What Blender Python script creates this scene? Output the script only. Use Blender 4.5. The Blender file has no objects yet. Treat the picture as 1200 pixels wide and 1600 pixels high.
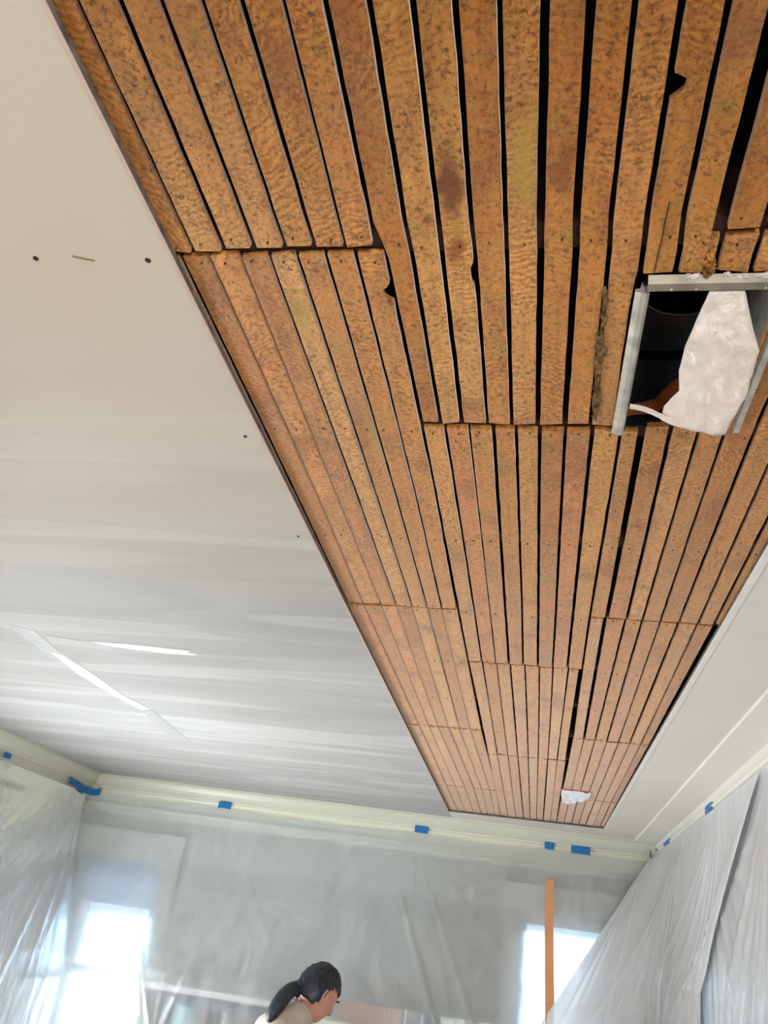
import bpy, bmesh, math, random
from mathutils import Vector, Matrix
from mathutils import noise as mn
random.seed(7)
S = bpy.context.scene
COL = S.collection

# ---------------------------------------------------------------- camera
EYE = Vector((0, 0, 1.85))
AX = Vector((0.97983459, 0.03801492, -0.19616073))   # camera-space components of room X / Y / Z (x right, y down, z forward)
AY = Vector((0.15281, 0.48996, 0.85825))
AZ = Vector((0.12873741, -0.87091469, 0.47427237))
cam_d = bpy.data.cameras.new('camera')
cam_d.sensor_fit = 'VERTICAL'; cam_d.sensor_height = 32; cam_d.sensor_width = 24
cam_d.lens = 1238.42 / 1600 * 32
cam_d.clip_start = 0.02; cam_d.clip_end = 200
cam = bpy.data.objects.new('camera', cam_d); COL.objects.link(cam)
R = Matrix(((AX.x, -AX.y, -AX.z), (AY.x, -AY.y, -AY.z), (AZ.x, -AZ.y, -AZ.z)))
cam.matrix_world = Matrix.Translation(EYE) @ R.to_4x4()
S.camera = cam

# ---------------------------------------------------------------- world, lights, exposure
W = bpy.data.worlds.new('sky'); S.world = W; W.use_nodes = True
wn = W.node_tree; wn.nodes.clear()
w_out = wn.nodes.new('ShaderNodeOutputWorld'); w_bg = wn.nodes.new('ShaderNodeBackground')
w_geo = wn.nodes.new('ShaderNodeNewGeometry'); w_sep = wn.nodes.new('ShaderNodeSeparateXYZ')
w_rmp = wn.nodes.new('ShaderNodeValToRGB'); w_map = wn.nodes.new('ShaderNodeMapRange')
w_tc = wn.nodes.new('ShaderNodeTexCoord')
wn.links.new(w_tc.outputs['Generated'], w_sep.inputs[0])
w_map.inputs['From Min'].default_value = -0.5; w_map.inputs['From Max'].default_value = 0.7
wn.links.new(w_sep.outputs['Z'], w_map.inputs['Value'])
wn.links.new(w_map.outputs[0], w_rmp.inputs[0])
w_rmp.color_ramp.elements[0].position = 0.36; w_rmp.color_ramp.elements[0].color = (0.66, 0.76, 0.86, 1)
w_rmp.color_ramp.elements[1].position = 0.44; w_rmp.color_ramp.elements[1].color = (0.52, 0.76, 1.0, 1)
wn.links.new(w_rmp.outputs[0], w_bg.inputs[0]); w_bg.inputs[1].default_value = 3.4
wn.links.new(w_bg.outputs[0], w_out.inputs[0])

def area(name, loc, target, sx, sy, power, col, portal=False):
    l = bpy.data.lights.new(name, 'AREA'); l.shape = 'RECTANGLE'; l.size = sx; l.size_y = sy
    l.energy = power; l.color = col
    o = bpy.data.objects.new(name, l); COL.objects.link(o)
    o.location = loc
    o.rotation_euler = (Vector(target) - Vector(loc)).to_track_quat('-Z', 'Y').to_euler()
    if portal: l.cycles.is_portal = True
    return o
# daylight of the presumed rear windows; side and right lamps are added fill
area('rear_window_light', (-2.0, -2.38, 1.45), (-2.0, 0, 1.35), 1.1, 1.6, 12, (1.0, 0.955, 0.925))
area('rear_window_light', (-0.3, -2.38, 1.45), (-0.3, 0, 1.35), 1.1, 1.6, 12, (1.0, 0.955, 0.925))
area('side_fill_light', (-2.9, 1.0, 1.35), (0, 1.1, 1.5), 1.0, 1.5, 15, (1.0, 0.985, 0.96))  # added fill along the left wall, which has no window
area('side_fill_light', (-2.75, 3.6, 1.05), (0.6, 3.7, 1.8), 1.0, 1.2, 88, (0.88, 0.95, 1.0))  # added bluish fill for the far end, no window behind it
area('right_fill_light', (0.66, -1.3, 1.45), (-3.0, 4.6, 2.0), 1.0, 1.6, 34, (0.92, 0.97, 1.0)).data.spread = math.radians(95)  # added fill towards the far left corner; no doorway in that wall
# sky portals of the two windows of the back wall
area('window_portal', (-2.68, 5.60, 1.42), (-2.60, 4.6, 1.42), 0.62, 1.46, 1, (1, 1, 1), True)
area('window_portal', (0.25, 5.83, 1.42), (0.33, 4.83, 1.42), 0.62, 1.46, 1, (1, 1, 1), True)

S.view_settings.view_transform = 'Standard'; S.view_settings.look = 'None'
S.view_settings.gamma = 1; S.view_settings.use_curve_mapping = False
S.view_settings.exposure = 0.38
S.cycles.use_denoising = True
S.cycles.max_bounces = 8; S.cycles.diffuse_bounces = 5; S.cycles.glossy_bounces = 3
S.cycles.transmission_bounces = 6; S.cycles.transparent_max_bounces = 12
S.cycles.sample_clamp_indirect = 10.0
S.cycles.caustics_reflective = False

# ---------------------------------------------------------------- material helpers
def srgb(r, g, b):
    f = lambda c: (c/255/12.92) if c/255 <= 0.04045 else ((c/255+0.055)/1.055)**2.4
    return (f(r), f(g), f(b), 1)
class Mat:
    def __init__(s, name):
        s.m = bpy.data.materials.new(name); s.m.use_nodes = True
        s.t = s.m.node_tree; s.t.nodes.clear()
        s.out = s.n('OutputMaterial')
    def n(s, kind, **kw):
        x = s.t.nodes.new('ShaderNode' + kind)
        for k, v in kw.items():
            if k in x.inputs: x.inputs[k].default_value = v
            else: setattr(x, k, v)
        return x
    def l(s, a, b): s.t.links.new(a, b)
    def coords(s, kind='Object', scale=(1, 1, 1), loc=(0, 0, 0)):
        tc = s.n('TexCoord'); mp = s.n('Mapping')
        mp.inputs['Scale'].default_value = scale; mp.inputs['Location'].default_value = loc
        s.l(tc.outputs[kind], mp.inputs[0]); return mp.outputs[0]
    def noise(s, vec, scale, detail=4, rough=0.55, dist=0):
        x = s.n('TexNoise'); x.inputs['Scale'].default_value = scale
        x.inputs['Detail'].default_value = detail; x.inputs['Roughness'].default_value = rough
        x.inputs['Distortion'].default_value = dist
        s.l(vec, x.inputs['Vector']); return x.outputs['Fac']
    def ramp(s, fac, stops):
        r = s.n('ValToRGB'); e = r.color_ramp.elements
        while len(e) < len(stops): e.new(0.5)
        for i, (p, c) in enumerate(stops):
            e[i].position = p; e[i].color = c if len(c) == 4 else (*c, 1)
        s.l(fac, r.inputs[0]); return r.outputs[0]
    def mix(s, fac, a, b, mode='MIX'):
        x = s.n('Mix', data_type='RGBA', blend_type=mode)
        for i, v in ((0, fac), (6, a), (7, b)):
            if isinstance(v, (int, float, tuple)): x.inputs[i].default_value = v
            else: s.l(v, x.inputs[i])
        return x.outputs[2]
    def math(s, op, a, b=0.0):
        x = s.n('Math', operation=op)
        for i, v in ((0, a), (1, b)):
            if isinstance(v, (int, float)): x.inputs[i].default_value = v
            else: s.l(v, x.inputs[i])
        return x.outputs[0]
    def bump(s, h, strength, dist=0.002, normal=None):
        b = s.n('Bump'); b.inputs['Strength'].default_value = strength; b.inputs['Distance'].default_value = dist
        s.l(h, b.inputs['Height'])
        if normal is not None: s.l(normal, b.inputs['Normal'])
        return b.outputs[0]
    def bsdf(s, color, rough=0.6, metal=0.0, spec=0.5, normal=None, **kw):
        p = s.n('BsdfPrincipled')
        for k, v in (('Base Color', color), ('Roughness', rough), ('Metallic', metal), ('Specular IOR Level', spec)):
            if isinstance(v, (int, float, tuple)): p.inputs[k].default_value = v
            else: s.l(v, p.inputs[k])
        for k, v in kw.items(): p.inputs[k.replace('_', ' ')].default_value = v
        if normal is not None: s.l(normal, p.inputs['Normal'])
        s.l(p.outputs[0], s.out.inputs[0]); return s.m

def plain(name, rgb, rough=0.6, metal=0.0, var=0.06, scale=30, bump=0.1, spec=0.5):
    m = Mat(name); v = m.coords()
    n = m.noise(v, scale, 4)
    c = srgb(*rgb); lo = tuple(x*(1-var*2.2) for x in c[:3])+(1,); hi = tuple(min(1, x*(1+var)) for x in c[:3])+(1,)
    col = m.ramp(n, [(0.3, lo), (0.7, hi)])
    return m.bsdf(col, rough, metal, spec, m.bump(n, bump))

# old sawn lath
STAINS = [(-.120, .628, .020, .060, (104, 48, 20), .85), (-.118, .690, .016, .026, (176, 134, 56), .8), (-.118, .725, .016, .030, (140, 62, 26), .7),
          (-.033, .600, .020, .090, (176, 144, 60), .6), (.008, .605, .018, .050, (118, 58, 26), .6), (-.358, .84, .022, .06, (176, 146, 56), .6),
          (-.445, .738, .010, .020, (226, 150, 78), .9), (-.300, 1.16, .020, .09, (170, 146, 66), .5), (-.30, .30, .05, .09, (124, 58, 24), .5), (.285, .62, .03, .10, (178, 142, 60), .5), (.24, .55, .04, .12, (176, 106, 66), .5)]
def lath_mat():
    m = Mat('old sawn lath wood')
    oi = m.n('ObjectInfo'); tc = m.n('TexCoord')
    rnd = oi.outputs['Random']
    cmb = m.n('CombineXYZ')
    for i, k in enumerate((37.0, 91.0, 13.0)): m.l(m.math('MULTIPLY', rnd, k), cmb.inputs[i])
    add = m.n('VectorMath', operation='ADD'); m.l(tc.outputs['Object'], add.inputs[0]); m.l(cmb.outputs[0], add.inputs[1])
    vec = add.outputs[0]
    mp = m.n('Mapping'); mp.inputs['Scale'].default_value = (60, 3.2, 20); m.l(vec, mp.inputs[0])
    grain = m.noise(mp.outputs[0], 1.0, 6, 0.6, 0.4)
    fine = m.noise(vec, 260, 4, 0.7, 0.6)
    blot = m.noise(vec, 7.5, 5, 0.62, 0.6)
    blot2 = m.noise(vec, 21, 4, 0.6, 1.2)
    # circular-saw arcs: rings whose centre lies well off the lath
    cm = m.n('Mapping'); m.l(tc.outputs['Object'], cm.inputs[0])
    cc = m.n('CombineXYZ'); 
    m.l(m.math('MULTIPLY_ADD', rnd, 0.5), cc.inputs[0])
    m.l(m.math('MULTIPLY', rnd, 3.0), cc.inputs[1])
    a2 = m.n('VectorMath', operation='ADD'); m.l(tc.outputs['Object'], a2.inputs[0])
    off = m.n('CombineXYZ'); off.inputs[0].default_value = 0.16
    m.l(m.math('SUBTRACT', m.math('MULTIPLY', rnd, 1.6), 0.8), off.inputs[1]); m.l(off.outputs[0], a2.inputs[1])
    wv = m.n('TexWave', wave_type='RINGS', rings_direction='Z'); wv.inputs['Scale'].default_value = 34
    wv.inputs['Distortion'].default_value = 9; wv.inputs['Detail'].default_value = 3; wv.inputs['Detail Scale'].default_value = 1.4
    m.l(a2.outputs[0], wv.inputs['Vector'])
    saw_mask = m.ramp(m.noise(vec, 4.5, 2), [(0.46, (0, 0, 0)), (0.62, (1, 1, 1))])
    saw = m.mix(saw_mask, (0.5, 0.5, 0.5, 1), wv.outputs['Color'])
    base = m.ramp(rnd, [(0.0, srgb(202, 132, 62)), (0.3, srgb(212, 149, 77)), (0.55, srgb(190, 119, 52)), (0.8, srgb(216, 156, 88)), (1.0, srgb(206, 126, 68))])
    base = m.mix(0.55, base, m.ramp(grain, [(0.3, (0.62, 0.58, 0.50)), (0.62, (1.15, 1.13, 1.08))]), 'MULTIPLY')
    base = m.mix(m.ramp(blot, [(0.53, (0, 0, 0)), (0.70, (0.75, 0.75, 0.75))]), base, srgb(142, 80, 38))
    base = m.mix(m.ramp(blot2, [(0.55, (0, 0, 0)), (0.70, (0.75, 0.75, 0.75))]), base, srgb(164, 132, 56))
    base = m.mix(m.ramp(m.noise(vec, 3.0, 3), [(0.55, (0, 0, 0)), (0.7, (0.4, 0.4, 0.4))]), base, srgb(176, 136, 96))
    base = m.mix(0.40, base, saw, 'SOFT_LIGHT')
    mott = m.noise(vec, 150, 5, 0.75, 0.4)
    patchy = m.noise(vec, 11, 3, 0.5, 0.5)
    dark = m.math('MULTIPLY', m.math('SUBTRACT', 1.0, m.ramp(mott, [(0.34, (0, 0, 0)), (0.52, (1, 1, 1))])), m.math('ADD', m.math('MULTIPLY', patchy, 1.8), 0.05))
    base = m.mix(dark, base, srgb(108, 64, 28))
    # torn fibres lying askew
    r1 = m.n('Mapping'); r1.inputs['Rotation'].default_value = (0, 0, 0.55); r1.inputs['Scale'].default_value = (200, 90, 60); m.l(vec, r1.inputs[0])
    f1 = m.noise(r1.outputs[0], 1.0, 3, 0.6, 0.5)
    fm = m.math('MULTIPLY', m.ramp(f1, [(0.55, (0, 0, 0)), (0.72, (0.8, 0.8, 0.8))]), m.math('MULTIPLY', patchy, 1.1))
    base = m.mix(fm, base, srgb(206, 166, 110))
    r2 = m.n('Mapping'); r2.inputs['Rotation'].default_value = (0, 0, -0.12); r2.inputs['Scale'].default_value = (120, 10, 60); m.l(vec, r2.inputs[0])
    f2 = m.noise(r2.outputs[0], 1.0, 3, 0.55, 1.6)
    base = m.mix(m.ramp(f2, [(0.70, (0, 0, 0)), (0.76, (0.55, 0.55, 0.55))]), base, srgb(212, 174, 120))
    # painted shade: near laths tinted darker where the lamps leave them too bright
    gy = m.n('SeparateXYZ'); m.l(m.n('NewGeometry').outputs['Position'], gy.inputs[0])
    near_shade = m.ramp(m.math('ADD', gy.outputs['Y'], m.math('MULTIPLY', blot, 0.5)), [(0.65, (0.62, 0.52, 0.34)), (1.1, (1, 1, 1))])
    base = m.mix(1.0, base, near_shade, 'MULTIPLY')
    # old stains, each with its own place on the laths
    gp = m.n('NewGeometry').outputs['Position']; wob = m.n('VectorMath', operation='ADD')
    nz = m.n('TexNoise'); nz.inputs['Scale'].default_value = 24; nz.inputs['Detail'].default_value = 4; m.l(gp, nz.inputs['Vector'])
    sc_ = m.n('VectorMath', operation='SCALE'); m.l(nz.outputs['Color'], sc_.inputs[0]); sc_.inputs['Scale'].default_value = 0.050
    m.l(gp, wob.inputs[0]); m.l(sc_.outputs[0], wob.inputs[1])
    for (x, y, rx, ry, c, k) in STAINS:
        q = m.n('Mapping', vector_type='POINT'); q.inputs['Scale'].default_value = (1/rx, 1/ry, 0)
        q.inputs['Location'].default_value = (-(x+.025)/rx, -(y+.025)/ry, 0); m.l(wob.outputs[0], q.inputs[0])
        ln = m.n('VectorMath', operation='LENGTH'); m.l(q.outputs[0], ln.inputs[0])
        base = m.mix(m.ramp(ln.outputs['Value'], [(0.35, (k, k, k)), (1.0, (0, 0, 0))]), base, srgb(*c))
    h = m.math('ADD', m.math('MULTIPLY', mott, 0.8), m.math('MULTIPLY', wv.outputs['Fac'], 0.10))
    h = m.math('ADD', h, m.math('MULTIPLY', f1, 0.3))
    return m.bsdf(base, 0.55, 0, 0.3, m.bump(h, 0.6, 0.0016), Sheen_Weight=1.0, Sheen_Roughness=0.33, Sheen_Tint=(1.0, 0.84, 0.74, 1))
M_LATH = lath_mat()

def ceiling_mat():
    m = Mat('drywall with joint compound')
    v = m.coords('Object')
    sep = m.n('SeparateXYZ'); m.l(v, sep.inputs[0])
    mp = m.n('Mapping'); mp.inputs['Scale'].default_value = (0.45, 2.7, 1); m.l(v, mp.inputs[0])
    bands = m.noise(mp.outputs[0], 1.0, 2, 0.45, 0.5)
    mp3 = m.n('Mapping'); mp3.inputs['Scale'].default_value = (0.5, 6.0, 1); m.l(v, mp3.inputs[0])
    bands2 = m.noise(mp3.outputs[0], 1.0, 1, 0.4, 0.2)
    patch = m.noise(v, 1.6, 3, 0.5, 0.4)
    speck = m.noise(v, 120, 3, 0.6)
    paper = m.ramp(patch, [(0.3, srgb(200, 183, 162)), (0.7, srgb(208, 193, 174))])
    mud = m.ramp(bands, [(0.30, srgb(170, 167, 163)), (0.44, srgb(180, 177, 173)), (0.48, srgb(172, 169, 165)), (0.60, srgb(184, 182, 179)), (0.68, srgb(176, 174, 170))])
    mud = m.mix(m.ramp(bands2, [(0.55, (0, 0, 0)), (0.60, (0.5, 0.5, 0.5)), (0.75, (0, 0, 0))]), mud, srgb(206, 205, 203))
    k = m.n('MapRange'); k.inputs['From Min'].default_value = 0.9; k.inputs['From Max'].default_value = 2.3
    m.l(m.math('ADD', sep.outputs['Y'], m.math('MULTIPLY', patch, 0.5)), k.inputs['Value'])
    col = m.mix(k.outputs[0], paper, mud)
    col = m.mix(0.10, col, m.ramp(speck, [(0.35, (0.75, 0.75, 0.75)), (0.6, (1, 1, 1))]), 'MULTIPLY')
    rough = m.n('MapRange'); rough.inputs['To Min'].default_value = 0.5; rough.inputs['To Max'].default_value = 0.8; m.l(bands, rough.inputs['Value'])
    h = m.math('ADD', m.math('MULTIPLY', bands, m.math('MULTIPLY', k.outputs[0], 1.0)), m.math('MULTIPLY', speck, 0.002))
    return m.bsdf(col, rough.outputs[0], 0, 0.4, m.bump(h, 0.6, 0.006))
M_CEIL = ceiling_mat()
M_CEIL2 = plain('painted ceiling plaster', (228, 223, 214), 0.55, var=0.02, scale=2.5, bump=0.05)
M_TRIM = plain('cream gloss paint', (210, 208, 190), 0.35, var=0.02, scale=3, bump=0.03)
M_CASING = plain('casing paint', (196, 195, 184), 0.45, var=0.02, scale=3, bump=0.03)
M_WALL = plain('cream wall paint', (172, 173, 163), 0.6, var=0.03, scale=2.0, bump=0.05)
M_GYP = plain('dusty gypsum edge', (112, 100, 90), 0.9, var=0.25, scale=40, bump=0.4)
M_BEAD = plain('white corner tape and compound', (236, 232, 224), 0.5, var=0.03, scale=20)
M_MUD = plain('fresh white joint compound', (240, 240, 238), 0.6, var=0.05, scale=14, bump=0.5)
M_MUD2 = plain('dry grey joint compound', (190, 189, 184), 0.6, var=0.05, scale=14, bump=0.5)
M_JOIST = plain('dark old joist timber', (58, 32, 22), 0.8, var=0.2, scale=18, bump=0.5)
M_VOID = plain('near black attic boards', (20, 16, 13), 0.95, var=0.2)  # near-black boards closing the void above the laths
M_HOLE = plain('dark screw recess', (22, 20, 18), 0.8)
M_NAIL = plain('rusty nail head', (74, 40, 24), 0.7, 0.3)
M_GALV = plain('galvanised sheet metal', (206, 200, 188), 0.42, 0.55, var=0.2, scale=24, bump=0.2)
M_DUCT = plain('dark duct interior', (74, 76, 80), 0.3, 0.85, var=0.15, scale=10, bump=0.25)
M_DUCT2 = plain('black duct throat', (10, 12, 16), 0.5, 0.2)
M_COPPER = plain('copper toned metal', (200, 110, 66), 0.45, 0.4, var=0.25, scale=20, bump=0.5)
M_TAPE = plain('blue painters tape', (22, 112, 178), 0.55, var=0.05, scale=60, bump=0.3)
M_FLOOR = plain('paper covered floor', (206, 196, 178), 0.6, var=0.04, scale=3)
M_WHITEWOOD = plain('white painted joinery', (226, 226, 220), 0.4, var=0.02)
M_DEBRIS = plain('old plaster and insulation debris', (116, 88, 52), 0.95, var=0.6, scale=90, bump=1.0)
M_WAD = plain('orange fibre wad', (190, 128, 60), 0.95, var=0.5, scale=90, bump=1.0)
M_PLASTER = plain('torn white drywall paper', (226, 208, 200), 0.8, var=0.1, scale=50)
M_BROWN = plain('brown stained wood', (98, 62, 44), 0.5, var=0.15, scale=12)
M_CARD = plain('brown cardboard', (146, 88, 62), 0.8, var=0.05)
M_CREAM = plain('cream painted cabinet', (206, 198, 170), 0.5, var=0.03)
M_NAVY = plain('dark blue cloth', (52, 72, 104), 0.85, var=0.2, scale=25, bump=0.6)
M_TEAL = plain('pale teal enamel', (150, 190, 186), 0.4)
M_SHADE = None

def film_mat(name, tint=(0.92, 0.94, 0.94), clear=0.72):
    m = Mat(name)
    v = m.coords('Object')
    mp = m.n('Mapping'); mp.inputs['Scale'].default_value = (7, 7, 1.1); m.l(v, mp.inputs[0])
    wr = m.noise(mp.outputs[0], 1.0, 5, 0.6, 1.2)
    soft = m.noise(v, 3.2, 3, 0.5, 0.6)
    h = m.math('ADD', m.math('MULTIPLY', wr, 0.5), m.math('MULTIPLY', soft, 1.0))
    nb = m.bump(h, 0.3, 0.02)
    tr = m.n('BsdfTransparent'); tr.inputs[0].default_value = (0.97, 0.98, 0.98, 1)
    rf = m.n('BsdfRefraction'); rf.inputs['Color'].default_value = (0.95, 0.97, 1.0, 1); rf.inputs['IOR'].default_value = 1.3; rf.inputs['Roughness'].default_value = 0.36
    tl = m.n('BsdfTranslucent'); tl.inputs[0].default_value = (*tint, 1)
    df = m.n('BsdfDiffuse'); df.inputs[0].default_value = (*tint, 1)
    gl = m.n('BsdfGlossy'); gl.inputs[0].default_value = (0.9, 0.9, 0.9, 1); gl.inputs['Roughness'].default_value = 0.2
    for x in (tl, df, gl, rf): m.l(nb, x.inputs['Normal'])
    def mx(f, a, b):
        x = m.n('MixShader')
        if isinstance(f, float): x.inputs[0].default_value = f
        else: m.l(f, x.inputs[0])
        m.l(a, x.inputs[1]); m.l(b, x.inputs[2]); return x.outputs[0]
    body = mx(0.68, tl.outputs[0], df.outputs[0])
    rf2 = m.n('BsdfRefraction'); rf2.inputs['Color'].default_value = (0.84, 0.93, 1.0, 1); rf2.inputs['IOR'].default_value = 1.4; rf2.inputs['Roughness'].default_value = 0.85
    see = mx(0.86, tr.outputs[0], mx(0.32, rf.outputs[0], rf2.outputs[0]))
    # more wrinkled film is milkier
    fac = m.n('MapRange'); fac.inputs['From Min'].default_value = 0.3; fac.inputs['From Max'].default_value = 0.75
    fac.inputs['To Min'].default_value = 1-clear-0.12; fac.inputs['To Max'].default_value = 1-clear+0.16; m.l(wr, fac.inputs['Value'])
    a = mx(fac.outputs[0], see, body)
    fr = m.n('Fresnel'); fr.inputs['IOR'].default_value = 1.45; m.l(nb, fr.inputs['Normal'])
    b = mx(m.math('MULTIPLY', fr.outputs[0], 0.95), a, gl.outputs[0])
    m.l(b, m.out.inputs[0]); return m.m
M_FILM = film_mat('clear plastic sheeting')
M_FILM3 = film_mat('loose plastic sheeting', (0.96, 0.98, 1.0), 0.30)
M_FILM2 = film_mat('milky plastic sheeting', (0.97, 0.985, 1.0), 0.20)

def bag_mat():
    m = Mat('crumpled white plastic'); v = m.coords()
    n = m.noise(v, 28, 5, 0.6, 1.5)
    col = m.ramp(n, [(0.3, srgb(214, 196, 184)), (0.7, srgb(232, 220, 210))])
    return m.bsdf(col, 0.28, 0, 0.6, m.bump(n, 0.7, 0.006))
M_BAG = bag_mat()
def glass_mat():
    m = Mat('window glass')
    tr = m.n('BsdfTransparent'); gl = m.n('BsdfGlossy'); gl.inputs['Roughness'].default_value = 0.02
    fr = m.n('Fresnel'); fr.inputs['IOR'].default_value = 1.45; mx = m.n('MixShader')
    m.l(fr.outputs[0], mx.inputs[0]); m.l(tr.outputs[0], mx.inputs[1]); m.l(gl.outputs[0], mx.inputs[2]); m.l(mx.outputs[0], m.out.inputs[0])
    return m.m
M_GLASS = glass_mat()
def shade_mat(name, rgb, k):
    m = Mat(name)
    tl = m.n('BsdfTranslucent'); tl.inputs[0].default_value = srgb(*rgb); df = m.n('BsdfDiffuse'); df.inputs[0].default_value = srgb(*rgb)
    v = m.coords(); nb = m.bump(m.noise(v, 300, 2), 0.2); m.l(nb, df.inputs['Normal'])
    mx = m.n('MixShader'); mx.inputs[0].default_value = k; m.l(tl.outputs[0], mx.inputs[1]); m.l(df.outputs[0], mx.inputs[2]); m.l(mx.outputs[0], m.out.inputs[0]); return m.m
M_SHADE = shade_mat('roller shade fabric', (226, 232, 240), 0.55)
M_ZIP = shade_mat('orange zipper tape', (255, 206, 160), 0.5)

# ---------------------------------------------------------------- mesh helpers
def obj(name, bm, mats, parent=None, smooth=False, loc=None):
    me = bpy.data.meshes.new(name); bm.to_mesh(me); bm.free()
    if not isinstance(mats, (list, tuple)): mats = [mats]
    for x in mats: me.materials.append(x)
    if smooth:
        for p in me.polygons: p.use_smooth = True
    o = bpy.data.objects.new(name, me); COL.objects.link(o)
    if loc is not None: o.location = loc
    if parent is not None: o.parent = parent
    return o
def box(bm, a, b, mat=0, M=None):
    vs = [bm.verts.new((x, y, z)) for x in (a[0], b[0]) for y in (a[1], b[1]) for z in (a[2], b[2])]
    fs = [bm.faces.new([vs[i] for i in f]) for f in ((0, 1, 3, 2), (4, 6, 7, 5), (0, 4, 5, 1), (2, 3, 7, 6), (0, 2, 6, 4), (1, 5, 7, 3))]
    for f in fs: f.material_index = mat
    if M is not None:
        for v in vs: v.co = M @ v.co
    return vs
def bx(name, a, b, mat, parent=None, M=None, bevel=0.0, loc=None):
    bm = bmesh.new(); box(bm, a, b)
    if bevel: bmesh.ops.bevel(bm, geom=bm.edges[:], offset=bevel, segments=2, affect='EDGES', profile=0.7)
    if M is not None: bm.transform(M)
    bmesh.ops.recalc_face_normals(bm, faces=bm.faces[:])
    return obj(name, bm, mat, parent, loc=loc)
def struct(o): o['kind'] = 'structure'; return o
def tag(o, label, cat, group=None):
    o['label'] = label; o['category'] = cat
    if group: o['group'] = group
    return o
def empty(name, loc):
    o = bpy.data.objects.new(name, None); COL.objects.link(o); o.location = loc; o.empty_display_size = 0.1; return o
def grid_slab(us, vs, holes, thick, mat_of=lambda i, j: 0, edge_mat=0):
    """panel in the (u, v) plane with rectangular holes; third axis 0..thick"""
    bm = bmesh.new(); V = {}
    def vert(i, j, k):
        if (i, j, k) not in V: V[i, j, k] = bm.verts.new((us[i], vs[j], thick*k))
        return V[i, j, k]
    solid = lambda i, j: 0 <= i < len(us)-1 and 0 <= j < len(vs)-1 and (i, j) not in holes
    for i in range(len(us)-1):
        for j in range(len(vs)-1):
            if not solid(i, j): continue
            for k in (0, 1):
                f = bm.faces.new([vert(i, j, k), vert(i+1, j, k), vert(i+1, j+1, k), vert(i, j+1, k)]); f.material_index = mat_of(i, j)
            for (di, dj, p, q) in ((-1, 0, (i, j), (i, j+1)), (1, 0, (i+1, j), (i+1, j+1)), (0, -1, (i, j), (i+1, j)), (0, 1, (i, j+1), (i+1, j+1))):
                if not solid(i+di, j+dj):
                    f = bm.faces.new([vert(*p, 0), vert(*q, 0), vert(*q, 1), vert(*p, 1)]); f.material_index = edge_mat
    bmesh.ops.recalc_face_normals(bm, faces=bm.faces[:])
    return bm

# ---------------------------------------------------------------- room shell
CZ = 2.625; LW, RW, REAR = -3.05, 0.82, -2.5
SL = 0.0787
def wy(x): return 5.42 + SL*(x+2.93)
HX0, HX1, HY0, HY1 = -0.5045, 0.433, -0.78, 5.251
TH = 0.010
ceil_bm = grid_slab([LW-.1, HX0, HX1, RW+.1], [REAR-.1, HY0, HY1, 5.9], {(1, 1)}, TH,
                    lambda i, j: 1 if i == 2 or (j == 2 and i > 0) else 0, 2)
ceiling = struct(obj('ceiling', ceil_bm, [M_CEIL, M_CEIL2, M_GYP], loc=(0, 0, CZ)))
def cz(v): return (v[0], v[1], v[2]-CZ)       # world -> ceiling-local

struct(bx('floor', (LW-.1, REAR-.1, -.1), (RW+.1, 5.9, 0), M_FLOOR))
struct(bx('wall_left', (LW-.1, REAR, 0), (LW, 5.9, CZ), M_CEIL2))
struct(bx('wall_right', (RW, REAR, 0), (RW+.1, 5.9, CZ), M_WALL))
struct(bx('wall_rear', (LW, REAR-.1, 0), (RW, REAR, CZ), M_WALL))
# back wall, slightly out of square, with two window openings
ANG = math.atan(SL); CA = math.cos(ANG)
def back_frame(x):                     # u along the wall (0 at the left wall), w up, t outward
    return (x - LW)/CA
M_BACK = Matrix.Translation((LW, wy(LW), 0)) @ Matrix.Rotation(ANG, 4, 'Z')
U1a, U1b = back_frame(-2.99), back_frame(-2.385)
U2a, U2b = back_frame(-0.045), back_frame(0.56)
WB, WT = 0.62, 2.15
bm = grid_slab([0, U1a, U1b, U2a, U2b, back_frame(RW)], [0, WB, WT, CZ], {(1, 1), (3, 1)}, -.16)
bm.transform(M_BACK @ Matrix.Rotation(math.pi/2, 4, 'X'))
bmesh.ops.recalc_face_normals(bm, faces=bm.faces[:])
struct(obj('wall_back', bm, M_WALL))

def bwbox(name, u0, u1, t0, t1, z0, z1, mat, parent=None, bevel=0.0):     # box on the back wall; t>0 = into the room
    return bx(name, (u0, -t1, z0), (u1, -t0, z1), mat, parent, M_BACK, bevel)

# ---------------------------------------------------------------- mouldings
def sweep(name, prof_of, mat):
    """prof_of: list of polylines (one per profile point)"""
    bm = bmesh.new(); rows = [[bm.verts.new(p) for p in line] for line in prof_of]
    for a, b in zip(rows, rows[1:]):
        for k in range(len(a)-1): bm.faces.new([a[k], a[k+1], b[k+1], b[k]])
    bmesh.ops.recalc_face_normals(bm, faces=bm.faces[:])
    o = obj(name, bm, mat, smooth=False); return struct(o)
PB = [(.125, 0), (.125, .010), (.112, .014), (.108, .026), (.098, .045), (.080, .062), (.062, .074), (.060, .084), (.048, .088), (.044, .10), (.040, .165), (.054, .170), (.058, .182), (.052, .194), (.036, .198), (.016, .205), (.014, .222), (0, .228)]
PR = [(.172, 0), (.168, .008), (.155, .010), (.130, .013), (.100, .018), (.080, .022), (.064, .026), (.056, .028), (.048, .040), (.040, .046), (.034, .048), (.044, .058), (.040, .068), (.030, .074), (.028, .10), (.016, .135), (.014, .16), (0, .165)]
def back_line(d, x): return wy(x) - d/CA
lines_l, lines_b, lines_r = [], [], []
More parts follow.
